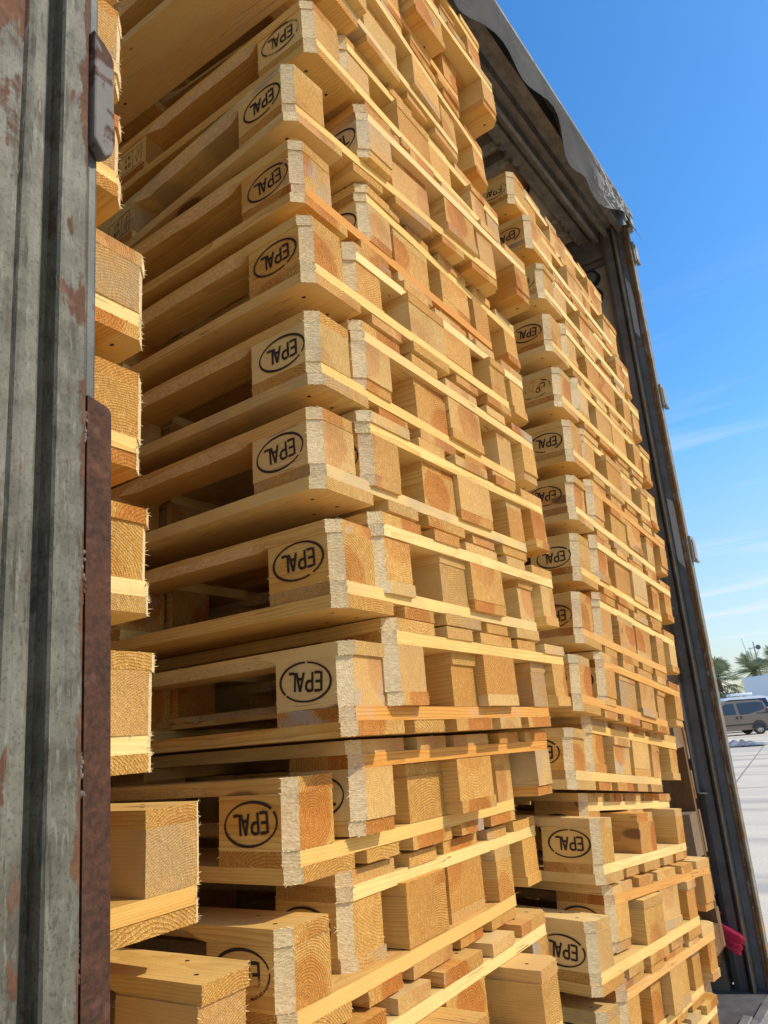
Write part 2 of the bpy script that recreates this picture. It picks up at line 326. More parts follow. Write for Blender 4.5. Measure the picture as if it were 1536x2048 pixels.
for (x0, y0, x1, y1, wd) in [(-3.2, 14, 0.4, 14.9, .03), (-40, 31.6, 60, 32.4, .10), (-1.2, 4, -4.1, 32, .03), (-40, 24.0, 60, 24.2, .025), (6, 4, 4, 32, .03), (-40, 39.5, 60, 40, .05)]:
    d = Vector((x1-x0, y1-y0, 0)).normalized(); n = Vector((-d.y, d.x, 0))*wd/2
    a, e = Vector((x0, y0, 0)), Vector((x1, y1, 0))
    bm.faces.new([bm.verts.new(p) for p in (a-n, e-n, e+n, a+n)])
tag(obj('ground_joints', mesh_from(bm, 'ground_joints', M_SEAM), loc=(0, 0, GROUND+0.004)), kind='structure')

# ------------------------------------------------------------------ the trailer
TR = empty('truck_trailer')
TRM = Matrix.Translation((0.145, 2.35, 2.28)) @ Matrix.Rotation(R(-1.83), 4, 'Z') @ Matrix.Rotation(R(1.1), 4, 'Y') @ Matrix.Translation((0, 0, -2.28))
TR.matrix_world = TRM
tag(TR, 'rusty grey curtain-sided truck trailer with its side open, full of stacked pallets', 'trailer')
FL = -0.965
bm = bmesh.new(); abox(bm, -2.45, -0.021, -6.0, 0.02, FL-0.06, FL-0.004); obj('floor', mesh_from(bm, 'floor', M_FLOOR), TR)
bm = bmesh.new(); abox(bm, -0.020, 0.012, -6.0, -.12, FL-0.22, FL+0.006, 0, .004); abox(bm, -0.048, -0.0205, -6.0, -.3, FL-0.003, FL+0.010, 0, .002)
obj('floor_edge_rail', mesh_from(bm, 'floor_edge', M_RAIL), TR)
bm = bmesh.new(); abox(bm, -2.44, -0.2, -6.0, 0.13, 2.385, 2.40); obj('roof_sheet', mesh_from(bm, 'roof_sheet', M_ROOF), TR)
# side roof rail: a stepped aluminium/steel profile along the whole side
rail_pts = [(-.26, 2.315), (-.252, 2.30), (-.20, 2.30), (-.196, 2.318), (-.178, 2.318), (-.174, 2.272), (-.158, 2.266), (-.146, 2.272), (-.142, 2.312), (-.116, 2.312), (-.112, 2.262), (-.092, 2.258), (-.088, 2.300), (-.055, 2.300), (-.050, 2.268), (-.020, 2.268), (-.016, 2.34), (-.006, 2.345), (-.004, 2.402), (-.26, 2.402)]
bm = bmesh.new(); prism(bm, rail_pts, -6.0, 0.10, 'y'); obj('roof_rail', mesh_from(bm, 'roof_rail', M_RAIL), TR)
bm = bmesh.new(); abox(bm, -0.014, 0.004, -6.0, 0.10, 2.404, 2.414); abox(bm, 0.0045, 0.010, -6.0, 0.10, 2.385, 2.412)
obj('rail_capping', mesh_from(bm, 'rail_capping', M_PALE), TR)
bm = bmesh.new(); prism(bm, [(-2.45, FL), (-2.42, FL), (-2.42, 2.39), (-2.45, 2.39)], -6.0, 0.12, 'y'); obj('closed_side_curtain', mesh_from(bm, 'curtain', M_DARK), TR)
# roof bows in pairs with bolts
def bow(y0):
    bm = bmesh.new()
    for k, (a, bb) in enumerate(((0, .05), (.115, .165))):
        prism(bm, [(y0+a, 2.384), (y0+a, 2.335), (y0+a+.012, 2.322), (y0+bb-.012, 2.322), (y0+bb, 2.335), (y0+bb, 2.384)], -2.3, -0.262, 'x')
    o = obj('roof_bow', mesh_from(bm, 'roof_bow', M_BOW), TR)
    for k in (0, 1, 2, 3):
        bm = bmesh.new(); yy = y0 + (.0, .052, .108, .168)[k]
        tube(bm, (-.243, yy, 2.302), (-.243, yy, 2.284), .009, .009, 6); tube(bm, (-.243, yy, 2.284), (-.243, yy, 2.276), .0055, .0055, 6)
        obj('bolt', mesh_from(bm, 'bolt', M_RAIL), o)
for y0 in (-0.86, -0.24, -1.48, -2.1): bow(y0)
# diagonal gusset near the front
bm = bmesh.new(); prism(bm, [(-.262, -.02), (-.262, -.52), (-.60, -.02)], 2.325, 2.331, 'z'); obj('roof_gusset', mesh_from(bm, 'roof_gusset', M_PANEL), TR)
# loose tarpaulin valance with a wavy lower edge
bm = bmesh.new(); n = 150; rows = 8; grid = []
for i in range(n+1):
    y = -5.6 + (5.62)*i/n
    ph = y*6.2
    drop = 0.285 + 0.028*math.sin(ph+.5) + 0.02*math.sin(ph*2.3+1) - 0.10*max(0, (y+0.45)/0.45)
    bulge = 0.020 + 0.022*math.sin(ph*1.0+2.2) + 0.010*math.sin(ph*2.7)
    col = []
    for j in range(rows+1):
        t = j/rows
        x = 0.012 + bulge*t*t + 0.004*math.sin(9*t+ph*3)*t
        col.append(bm.verts.new((x-.0, y, 2.392 - drop*t)))
    grid.append(col)
for i in range(n):
    for j in range(rows): bm.faces.new((grid[i][j], grid[i+1][j], grid[i+1][j+1], grid[i][j+1]))
bmesh.ops.solidify(bm, geom=bm.faces[:], thickness=0.003)
m, nt, b = new_mat('torn tarpaulin')
tcg = N(nt, 'ShaderNodeTexCoord'); V = tcg.outputs['Object']; sx = N(nt, 'ShaderNodeSeparateXYZ'); LK(nt, V, sx.inputs[0])
c = mixcol(nt, maprange(nt, noisen(nt, V, 5, 6), 0.35, 0.7), (0.105, 0.098, 0.08), (0.055, 0.05, 0.043))
flk = mathn(nt, 'MULTIPLY', maprange(nt, noisen(nt, V, 16, 5, 0.6, 1.2), 0.5, 0.54), maprange(nt, sx.outputs[1], -0.52, -0.30))
c = mixcol(nt, flk, c, (0.45, 0.43, 0.39)); LK(nt, c, b.inputs['Base Color']); b.inputs['Roughness'].default_value = 0.75; b.inputs['Specular IOR Level'].default_value = 0.2
bump(nt, mathn(nt, 'ADD', noisen(nt, V, 30, 5), noisen(nt, V, 7, 4)), b, 0.5, 0.006)
obj('tarpaulin_flap', mesh_from(bm, 'tarpaulin_flap', m, True), TR)
# front wall
bm = bmesh.new(); abox(bm, -2.42, -0.13, 0.035, 0.065, FL, 2.18); fw = obj('front_wall', mesh_from(bm, 'front_wall', M_PANEL), TR)
bm = bmesh.new(); abox(bm, -2.42, -0.075, 0.0, 0.10, 2.185, 2.384, 0, .006); abox(bm, -2.42, -0.13, 0.012, 0.036, 2.15, 2.178, 0, .003); obj('header_beam', mesh_from(bm, 'header_beam', M_DARK), TR)
bm = bmesh.new(); abox(bm, -2.42, -0.13, 0.018, 0.034, FL+.001, FL+0.30, 0, .003); abox(bm, -2.42, -0.13, 0.022, 0.0345, 0.1, 0.108); obj('kick_plate', mesh_from(bm, 'kick_plate', M_DARK), TR)
for zz in (2.10, 2.00):
    bm = bmesh.new(); tube(bm, (-.225, .035, zz), (-.225, .012, zz), .046, .044, 20); tube(bm, (-.225, .0115, zz), (-.225, .006, zz), .032, .030, 20, 1)
    obj('air_port', mesh_from(bm, 'air_port', [M_BLACK, M_DARK]), fw)
# corner post: stepped faces, worn edges, hooks on its outside
bm = bmesh.new()
prism(bm, [(-.135, .03), (-.135, -.02), (-.115, -.03), (-.085, -.03), (-.08, -.015), (-.072, -.045), (-.066, -.050), (-.0655, .02), (-.0655, .11), (-.135, .11)], FL-.2, 2.30, 'z')
cp = obj('corner_post', mesh_from(bm, 'corner_post', M_DARK), TR)
bm = bmesh.new(); abox(bm, -.0655, -.0605, -.052, .02, FL-.2, 2.28, 0, .0015); obj('worn_edge', mesh_from(bm, 'worn_edge', M_PALE), cp)
bm = bmesh.new(); abox(bm, -.060, -.026, -.002, .10, FL-.2, 2.295, 0, .002); obj('post_face', mesh_from(bm, 'post_face', M_POST), cp)
bm = bmesh.new(); abox(bm, -.0255, -.011, -.016, .03, FL-.2, 2.29, 0, .003); obj('rust_streaked_edge', mesh_from(bm, 'rust_edge', M_POSTR), cp)
bm = bmesh.new(); abox(bm, -.0105, .0005, -.028, .014, FL-.2, 2.28, 0, .003); obj('outer_edge', mesh_from(bm, 'outer_edge', M_PALE), cp)
bm = bmesh.new(); prism(bm, [(-.056, .62), (-.030, .58), (-.030, .86), (-.034, .88), (-.056, .90)], -.006, -.0025, 'y'); obj('paint_patch', mesh_from(bm, 'paint_patch', flat('old pale paint', (0.36, 0.36, 0.35), 0.6)), cp)
bm = bmesh.new(); prism(bm, [(-.057, 1.72), (-.036, 1.68), (-.032, 1.90), (-.040, 1.98), (-.057, 2.02)], -.006, -.0025, 'y'); obj('paint_patch', mesh_from(bm, 'paint_patch', flat('old pale paint', (0.36, 0.36, 0.35), 0.6)), cp)
for zz in (2.13, 1.37, 0.66):
    bm = bmesh.new(); abox(bm, .001, .012, -.015, .04, zz-.055, zz+.055, 0, .003); abox(bm, .0125, .017, -.010, .034, zz-.045, zz+.038, 0, .002); tube(bm, (.014, -.008, zz-.052), (.014, .034, zz-.052), .007, .007, 8)
    obj('curtain_hook', mesh_from(bm, 'curtain_hook', M_RAIL), cp)
for zz, h in ((1.05, .33), (0.42, .30), (-.30, .42)):
    bm = bmesh.new(); abox(bm, -.136, -.131, -.045, -.021, zz, zz+h); abox(bm, -.131, -.10, -.045, -.036, zz-.004, zz+.003); obj('side_board_slot', mesh_from(bm, 'slot', M_ALU), cp)
bm = bmesh.new(); prism(bm, [(.0, 2.30), (.014, 2.305), (.022, 2.32), (.022, 2.29), (.016, 2.262), (.0, 2.255)], -.02, .03, 'y'); obj('corner_clip', mesh_from(bm, 'corner_clip', M_RAIL), cp)
# unseen folded curtain, added beyond the near post to block light from behind
bm = bmesh.new(); pts = []
for i in range(41):
    t = i/40; pts.append((-.02+.16*(.5+.5*math.sin(i*1.57))*(.7+.3*math.sin(i*.9)), -3.05-.02-.62*t))
pts += [(-.06, -3.70), (-.06, -3.06)]
prism(bm, pts, FL-.5, 2.25, 'z'); obj('added_shade_curtain', mesh_from(bm, 'added_shade_curtain', M_TARP), TR)
# near side post, galvanised pressed profile, leaning a little
PO = bpy.data.objects.new('side_post', None); COL.objects.link(PO)
inv = TRM.inverted()
PO.parent = TR; PO.matrix_basis = inv @ Matrix.Translation((0.06, 0.002, 0)) @ Matrix.Rotation(R(2.1), 4, 'X')
prof = [(-.10, -.60), (-.002, -.60), (-.002, -.492), (.002, -.489), (.0035, -.484), (.002, -.480), (-.001, -.478), (-.001, -.466), (-.004, -.4625), (-.022, -.4595), (-.025, -.456), (-.025, -.450), (-.021, -.4465), (-.004, -.4445), (-.001, -.442), (-.002, -.437), (-.001, -.418), (-.001, -.413), (-.004, -.4085), (-.016, -.4075), (-.10, -.4075)]
bm = bmesh.new(); zs = [FL-.3] + [FL + i*0.06 for i in range(1, 53)]
cols = []
for z in zs:
    cols.append([bm.verts.new((x + (0.0012*noise.noise(Vector((y*40, z*3, 5))) if x > -.05 else 0), y + 0.0008*noise.noise(Vector((x*60, z*4, 9))), z)) for x, y in prof])
for i in range(len(zs)-1):
    for j in range(len(prof)):
        k = (j+1) % len(prof); bm.faces.new((cols[i][j], cols[i][k], cols[i+1][k], cols[i+1][j]))
obj('profile', mesh_from(bm, 'profile', M_PROF), PO)
bm = bmesh.new(); abox(bm, -.055, -.012, -.4045, -.3905, FL-.3, 2.38, 0, .003); obj('flange', mesh_from(bm, 'flange', M_GALV), PO)
bm = bmesh.new(); P = [(-.4055, FL-.3), (-.3765, FL-.3)] + [(-.3765-.010+.010*math.cos(a), .385+.010*math.sin(a)) for a in (0, .4, .8, 1.2, 1.57)] + [(-.4055, .401)]
prism(bm, P, -.0115, -.0035, 'x'); obj('rusty_plate', mesh_from(bm, 'rusty_plate', M_RUST), PO)
bm = bmesh.new()
prism(bm, [(-.4075, .738), (-.392, .718), (-.381, .728), (-.379, .745), (-.379, .872), (-.384, .884), (-.3955, .8865), (-.4075, .905)], -.012, .006, 'x')
bmesh.ops.bevel(bm, geom=bm.edges[:], offset=.003, segments=2, affect='EDGES', profile=.5)
obj('hinge_bracket', mesh_from(bm, 'hinge_bracket', M_BRKT), PO)
wr = random.Random(3)
for zc, ln in ((.36, .05), (.20, .06), (.02, .05), (-.14, .045), (-.27, .03)):
    bm = bmesh.new()
    for k in range(int(ln/.004)):
        s = bmesh.ops.create_icosphere(bm, subdivisions=1, radius=wr.uniform(.0022, .0045))
        bmesh.ops.translate(bm, verts=s['verts'], vec=(-.006+wr.uniform(-.002, .001), -.4075+wr.uniform(-.004, .002), zc+(k*.004-ln/2)))
    obj('weld_bead', mesh_from(bm, 'weld_bead', M_BRKT, True), PO)

# ------------------------------------------------------------------ pallets
def fuzz(bm, segs, n, out, ln, rg, mi=2, wid=.0007):
    n = max(3, int(n*.42))
    """torn fibres standing out along cut edges: thin spikes"""
    for _ in range(n):
        a, b = rg.choice(segs); p = Vector(a).lerp(Vector(b), rg.random())
        o = Vector(out) + Vector((rg.uniform(-.5, .5), rg.uniform(-.7, .7), rg.uniform(-.7, .7)))
        o.normalize(); L = ln*rg.uniform(.25, 1)**1.6*(1.9 if rg.random() < .03 else 1)
        t = o.cross(Vector((rg.uniform(-1, 1), rg.uniform(-1, 1), rg.uniform(-1, 1)))).normalized()*wid*rg.uniform(.5, 1.4)
        s2 = o.cross(t).normalized()*wid*.7
        base = p - o*.001
        vs = [bm.verts.new(base+t), bm.verts.new(base-t*.5+s2), bm.verts.new(base-t*.5-s2)]
        tip = bm.verts.new(p + o*L + Vector((0, 0, rg.uniform(-.2, .1)*L)))
        for i in range(3):
            f = bm.faces.new((vs[i], vs[(i+1) % 3], tip)); f.material_index = mi
def plank(name, L, W, T, rg, cut=(0, 0, 0, 0), wane=None, nails=None, nside=1, fz=26, old=False):
    """board with its grain along local x, centred; cut = corner cuts (x0 ylo, x0 yhi, x1 ylo, x1 yhi); wane = [(side, xa, xb)] bevelled upper edge"""
    h = T/2; xs = [-L/2, L/2]; C = .019
    if cut[0] or cut[1]: xs.append(-L/2+C)
    if cut[2] or cut[3]: xs.append(L/2-C)
    k = max(1, int(L/.09))
    xs += [-L/2 + L*(i/k) for i in range(1, k) if C*1.4 < L*i/k < L-C*1.4]
    for s in (wane or []):
        for e, sg in ((s[1], 1), (s[2], -1)): xs += [e, e+sg*.018, e+sg*.05]
    xs = sorted(set(round(x, 5) for x in xs))
    def wv(side, x):
        for s in (wane or []):
            if s[0] == side and s[1] <= x <= s[2]:
                t = min(x-s[1], s[2]-x)/.05
                return .0135*min(1, t**.7 if t > 0 else 0)
        return 0.0
    bm = bmesh.new(); rows = []
    bow = rg.uniform(-1, 1)*.0018*(L > .5)
    for x in xs:
        ylo, yhi = -W/2, W/2
        if x <= -L/2+1e-4: ylo += C*cut[0]; yhi -= C*cut[1]
        if x >= L/2-1e-4: ylo += C*cut[2]; yhi -= C*cut[3]
        inner = -L/2+.002 < x < L/2-.002
        j = lambda s=.0007: rg.uniform(-s, s) if inner else rg.uniform(-.0003, .0003)
        ylo += j(); yhi += j(); dz = bow*(1-(2*x/L)**2)
        a, b = wv(0, x), wv(1, x)
        if a > .001: a += rg.uniform(-.002, .002)
        if b > .001: b += rg.uniform(-.002, .002)
        pts = [(ylo, -h), (yhi, -h), (yhi, h-b), (yhi-b, h), (ylo+a, h), (ylo, h-a)]
        rows.append(([bm.verts.new((x, y, z+dz)) for y, z in pts], x, a, b))
    for i in range(len(rows)-1):
        A, xa, a0, b0 = rows[i]; B, xb, a1, b1 = rows[i+1]
        for q in range(6):
            r = (q+1) % 6
            f = bm.faces.new((A[q], A[r], B[r], B[q]))
            lo = q in (4, 5) and False
            if (q == 2 and (b0+b1) > .001) or (q == 4 and (a0+a1) > .001): f.material_index = 1
            if q == 5 or q == 1:       # side faces: corner cuts are sawn
                side = 0 if q == 5 else 1
                if xa <= -L/2+1e-4 and cut[side]: f.material_index = 1
                if xb >= L/2-1e-4 and cut[2+side]: f.material_index = 1
    bm.faces.new(rows[0][0][::-1]); bm.faces.new(rows[-1][0])
    bmesh.ops.remove_doubles(bm, verts=bm.verts[:], dist=1e-5)
    bmesh.ops.dissolve_degenerate(bm, edges=bm.edges[:], dist=1e-5)
    bmesh.ops.recalc_face_normals(bm, faces=bm.faces)
    # nails driven through the outer face
    for (nx, ny) in (nails or []):
        nx += rg.uniform(-.008, .008); ny += rg.uniform(-.006, .006); z = nside*(h+.0004)
        zz = z + bow*(1-(2*nx/L)**2)
        f = bm.faces.new([bm.verts.new((nx+.0042*math.cos(t)*rg.uniform(.8, 1.2), ny+.0030*math.sin(t), zz)) for t in [math.pi*2*i/7 for i in range(7)]]); f.material_index = 3
    if fz:
        for s in (-1, 1):
            x = s*L/2; ci = 0 if s < 0 else 2
            y0, y1 = -W/2+C*cut[ci], W/2-C*cut[ci+1]
            edges = [((x, y0, -h), (x, y1, -h)), ((x, y0, h), (x, y1, h)), ((x, y0, -h), (x, y0, h)), ((x, y1, -h), (x, y1, h))]
            for side, yy, sg in ((0, y0, -1), (1, y1, 1)):
                if cut[ci+side]:
                    x2, y2 = x-s*C, yy+sg*C
                    fuzz(bm, [((x2, y2, -h), (x2, y2, h)), ((x, yy, -h), (x2, y2, -h)), ((x, yy, h), (x2, y2, h))], int(fz*1.3), (0, sg, 0), .008, rg)
                    fuzz(bm, [((x, yy, -h), (x, yy, h))], int(fz*.5), (s*.6, sg*.4, 0), .005, rg)
            fuzz(bm, edges, fz, (s, 0, 0), .0065, rg)
    me = bpy.data.meshes.new(name); bm.to_mesh(me); bm.free()
    for mt in ((M_WOOD, M_SAWN, M_FIB, M_NAIL) if not old else (M_OLD, M_OLDSAWN, M_OLD, M_NAIL)): me.materials.append(mt)
    return me

# --- stamps, drawn with strokes
def stroke(bm, pts, wd, z=0.0, closed=False):
    n = len(pts)
    for i in range(n if closed else n-1):
        a, b = Vector((*pts[i], z)), Vector((*pts[(i+1) % n], z)); d = (b-a).normalized(); s = Vector((-d.y, d.x, 0))*wd/2; e = d*wd*.22
        bm.faces.new([bm.verts.new(p) for p in (a-e-s, b+e-s, b+e+s, a-e+s)])
GL = {'E': [[(0, 0), (0, 1)], [(.14, 1), (.62, 1)], [(.14, .5), (.52, .5)], [(.14, 0), (.62, 0)]],
      'P': [[(0, 0), (0, 1)], [(.12, 1), (.42, 1), (.60, .88), (.62, .72), (.55, .56), (.40, .47), (.12, .47)]],
      'A': [[(0, 0), (.33, 1)], [(.37, 1), (.70, 0)], [(.2, .33), (.5, .33)]],
      'L': [[(0, 1), (0, 0)], [(.13, 0), (.58, 0)]],
      'U': [[(0, 1), (0, .2), (.15, 0), (.42, 0), (.57, .2), (.57, 1)]], 'H': [[(0, 0), (0, 1)], [(.57, 0), (.57, 1)], [(.1, .5), (.47, .5)]],
      'T': [[(.3, 0), (.3, .9)], [(0, 1), (.6, 1)]]}
def word(bm, s, x, y, hgt, wd, adv):
    for ch in s:
        for st in GL[ch]: stroke(bm, [(x+p[0]*hgt*.76, y+p[1]*hgt) for p in st], wd)
        x += adv
def stamp_mesh(k):
    rg = random.Random(40+k); bm = bmesh.new()
    gaps = [rg.uniform(0, 6.28) for _ in range(rg.choice((1, 1, 2)))]; gw = [rg.uniform(.03, .45 if k == 3 else .07) for _ in gaps]
    n = 84; cx, cy = 0, 0
    for i in range(n):
        a, b2 = 2*math.pi*i/n, 2*math.pi*(i+1)/n
        if any(abs((a-g+math.pi) % (2*math.pi)-math.pi) < w_ for g, w_ in zip(gaps, gw)): continue
        t = .0038*(1+.25*math.sin(a*2+k))
        q = [((.0525+s*t/2)*math.cos(u), (.0305+s*t/2)*math.sin(u)) for u, s in ((a, -1), (b2, -1), (b2, 1), (a, 1))]
        bm.faces.new([bm.verts.new((*p, 0)) for p in q])
    word(bm, 'EPAL', -.0335, -.0140, .028, .0046, .0182)
    me = bpy.data.meshes.new('stamp'); bm.to_mesh(me); bm.free(); me.materials.append(M_INK); return me
STAMPS = [stamp_mesh(k) for k in range(7)]
bm = bmesh.new(); stroke(bm, [(-.045, -.028), (.045, -.028), (.045, .028), (-.045, .028)], .0014, closed=True); stroke(bm, [(-.012, -.028), (-.012, .028)], .0012)
word(bm, 'UA', -.002, .004, .014, .0020, .013); word(bm, 'HT', .0, -.020, .014, .0020, .013)
stroke(bm, [(-.034, -.018), (-.036, .0), (-.028, .018), (-.024, .0), (-.034, -.018)], .0014)
HEAT = bpy.data.meshes.new('heat_stamp'); bm.to_mesh(HEAT); bm.free(); HEAT.materials.append(M_INK)

def pallet_proto(v, down, old=False):
    """1200 x 800 x 144 pallet, centred on its base; long side along x, the near long side at y = -0.4, the end seen at x = +0.6"""
    rg = random.Random(100+v*17+down)
    root = empty('pallet')
    F = Matrix.Translation((0, 0, .144)) @ Matrix.Rotation(math.pi, 4, 'X') if down else Matrix.Identity(4)
    j = lambda s: rg.uniform(-s, s)
    X90 = Matrix.Rotation(math.pi/2, 4, 'Z')
    nl = lambda wd, many: [(sx*.5275+dx, dy) for sx in (-1, 0, 1) for dx, dy in (((-.035, -wd*.22), (.03, wd*.25), (.03, -wd*.2)) if many else ((-.03, -wd*.2), (.03, wd*.2)))]
    cor = F @ Matrix.Identity(4)
    # bottom boards
    for i, (yc, wd) in enumerate(((-.35, .10), (0, .145), (.35, .10))):
        cut = (1, 0, 1, 0) if i == 0 else (0, 1, 0, 1) if i == 2 else (0, 0, 0, 0)
        wan = [(s, a, b_) for s in (0, 1) for a, b_ in ((-.455, -.072), (.072, .455))]
        me = plank('bottom_board', 1.2+j(.004), wd, .022, rg, cut, wan if i != 1 or v % 2 else wan, nl(wd, False), -1, old=old)
        # wane belongs on the inner (upper) face of a bottom board
        obj('bottom_board', me, root, mat=F @ Matrix.Translation((j(.002), yc+j(.0015), .011)))
    # blocks
    for ix, xc in enumerate((-.5275, 0, .5275)):
        for iy, (yc, wd) in enumerate(((-.35, .10), (0, .145), (.35, .10))):
            e = ix != 1
            cut = [0, 0, 0, 0]
            if iy != 1 and e: cut[(0 if ix == 0 else 2) + (0 if iy == 0 else 1)] = 1
            me = plank('block', .145, wd+j(.001), .078, rg, cut, fz=34 if e else 14, old=old)
            jx, jy = j(.0025), j(.0025)
            o = obj('block', me, root, mat=F @ Matrix.Translation((xc+jx, yc+jy, .061)))
            vis = (iy == 2) if down else (iy == 0)      # the long side turned to the photographer
            if vis and ix == 2 and not old:
                # flipped pallets carry it upside down
                M = Matrix.Translation((-.006+j(.004), (wd/2+.0012)*(1 if down else -1), j(.003))) @ Matrix.Rotation(math.pi if down else 0, 4, 'Z') @ Matrix.Rotation(math.pi/2, 4, 'X') @ Matrix.Rotation(j(.04), 4, 'Z')
                obj('stamp', STAMPS[(v*2+down) % 5], o, mat=M)
            if vis and ix == 1 and not old:
                M = Matrix.Translation((.01, (wd/2+.0012)*(1 if down else -1), .002)) @ Matrix.Rotation(math.pi if down else 0, 4, 'Z') @ Matrix.Rotation(math.pi/2, 4, 'X')
                obj('stamp', HEAT, o, mat=M)
    # stringers
    for ix, xc in enumerate((-.5275, 0, .5275)):
        cut = [0, 0, 0, 0]
        if ix == 0: cut = [0, 1, 0, 1]
        if ix == 2: cut = [1, 0, 1, 0]
        me = plank('stringer', .8, .145, .022, rg, cut, old=old)
        obj('stringer', me, root, mat=F @ Matrix.Translation((xc+j(.0015), j(.002), .111)) @ X90)
    # deck boards
    for i, (yc, wd) in enumerate(((-.3275, .145), (-.163, .10), (0, .145), (.163, .10), (.3275, .145))):
        cut = (1, 0, 1, 0) if i == 0 else (0, 1, 0, 1) if i == 4 else (0, 0, 0, 0)
        me = plank('deck_board', 1.2+j(.004), wd+j(.002), .022, rg, cut, None, nl(wd, True), 1, fz=34, old=old)
        obj('deck_board', me, root, mat=F @ Matrix.Translation((j(.0035), yc+j(.003 if 0 < i < 4 else .001), .133)))
    return root
NV = 4
PROTO = {d: [pallet_proto(v, d) for v in range(NV)] for d in (0, 1)}
used = {0: [0]*NV, 1: [0]*NV}
KIDS = {}
for d in (0, 1):
    for r_ in PROTO[d]: KIDS[r_.name] = [(c_, list(c_.children)) for c_ in r_.children]
sr = random.Random(77)
def copy_pallet(src):
    r_ = src.copy(); COL.objects.link(r_)
    for c_, gs in KIDS[src.name]:
        c2 = c_.copy(); COL.objects.link(c2); c2.parent = r_
        for g in gs:
            g2 = g.copy(); COL.objects.link(g2); g2.parent = c2
            if g.data is not HEAT:
                g2.data = STAMPS[sr.randrange(7)]
                g2.matrix_basis = g.matrix_basis @ Matrix.Translation((sr.uniform(-.006, .006), sr.uniform(-.005, .005), 0)) @ Matrix.Rotation(sr.uniform(-.09, .09), 4, 'Z')
    return r_
def rot3(a, b, g): return Matrix.Rotation(g, 4, 'Z') @ Matrix.Rotation(b, 4, 'Y') @ Matrix.Rotation(a, 4, 'X')
S1 = rot3(R(.184), R(-.1125), R(.0916))
S2 = Matrix.Translation((0, 1, 0)) @ rot3(R(-5.778), R(1.928), R(-1.371)) @ Matrix.Translation((0, -1, 0))
PITCH = .19171
ROWS = {
 'A': {-3: (.075, -.05, .4, .001, 0), -2: (.070, -.06, 1.0, .001, 0), -1: (.0598, -.0779, 1.6, .0012, -.01), 0: (.0349, .0522, -.43, .0004, -.1), 1: (.0072, .0098, -4.0, .0003, .04), 2: (.0104, .0174, -.34, .0025, -.39), 3: (.031, .0066, -.94, .003, -.58), 4: (.0259, .0161, -.09, .0014, -.6), 5: (.023, .0113, -.6, .0073, -.58), 6: (.0324, .0336, .95, .007, -.55), 7: (.0121, .0649, .38, .0058, -1.1), 8: (-.065, .0106, 1.72, .0021, -1.2), 9: (-.0556, -.0233, 3.09, .0026, -1.2), 10: (.04, -.12, 1.5, .001, -.8)},
 'B': {-3: (.09, .1, .5, .001, 0), -2: (.0962, .0954, -.71, .0016, .18), -1: (.0794, .1228, 3.4, .0023, .3), 0: (.0241, .1854, -.11, -.0007, -.23), 1: (.0427, .2115, -2.36, -.0014, -.29), 2: (.0153, .2236, .55, .002, .5), 3: (.0192, .1566, -.96, -.0013, -.46), 4: (.0323, .1414, -.47, -.0032, -.62), 5: (.0331, .1367, -.61, .0012, .0), 6: (.0379, .1452, .34, -.0002, -.25), 7: (.0318, .1675, .57, .0043, -1.0), 8: (-.0394, .1409, .34, .0011, -1.4), 9: (-.0876, .1544, 1.75, -.0045, -1.2), 10: (-.05, .04, 1.0, .001, -.8)},
 'C': {-2: (-.0609, 1.005, .02, .0193, -.02), -1: (-.0229, 1.0351, .01, .0194, -.02), 0: (-.0064, 1.0672, -.18, .019, .03), 1: (-.0055, 1.0865, -.33, .0171, .19), 2: (-.0007, 1.1142, -.73, .0164, .11), 3: (.0134, 1.1281, .18, .021, .43), 4: (.0116, 1.1162, .21, .0143, -.35), 5: (.0094, 1.1123, .12, .0187, -.27), 6: (.0179, 1.0614, .21, .0186, -.85), 7: (.0195, 1.004, .55, .0269, -1.07), 8: (.0062, .9609, 1.81, .0348, -.55), 9: (.0339, 1.0128, 1.26, .0248, .62), 10: (.0383, .9225, -1.11, .0165, 1.8), 11: (.0166, .9953, -.25, .019, 1.6), 12: (.02, .97, 0, .019, 2.0)},
 'D': {-2: (-.076, 1.1405, .03, .0192, .03), -1: (-.04, 1.17, .03, .019, .0), 0: (-.018, 1.20, .0, .019, .0), 1: (-.0059, 1.2266, 0, .0183, .05), 2: (-.0004, 1.2756, 0, .0166, .1), 3: (-.0032, 1.2836, 0, .0156, .13), 4: (.0137, 1.2714, 0, .0142, .15), 5: (.0132, 1.2609, 0, .0149, .15), 6: (.0133, 1.2285, .03, .0132, -.32), 7: (.0238, 1.1809, .46, .0166, -.88), 8: (-.0196, 1.1537, -.65, .0316, -.97), 9: (-.0409, 1.1409, .93, .0307, -.29), 10: (.0214, 1.0926, -2.73, .0227, 1.06), 11: (.0344, 1.0825, -1.1, .0264, 1.9), 12: (.03, 1.08, 0, .022, 2.0)},
 'E': {1: (-.03, -1.125, .5, -.001, .6), 2: (-.03, -1.115, .6, -.001, .6), 3: (-.0379, -1.103, .62, -.0014, .6), 4: (-.056, -1.043, .89, -.004, .4), 5: (-.0623, -1.0373, .99, -.0032, .22), 6: (-.0729, -1.0113, 1.15, -.0043, .13), 7: (-.0608, -1.0121, .98, -.0067, -.28), 8: (-.1038, -.9096, .24, -.0065, .0), 9: (-.0214, -.8636, 3.2, -.0074, -1.2), 10: (-.05, -.92, 1, -.004, -.6)},
}
ORD = ['topmost', 'second', 'third', 'fourth', 'fifth', 'sixth', 'seventh', 'eighth', 'ninth', 'tenth', 'eleventh', 'twelfth', 'thirteenth', 'fourteenth', 'fifteenth']
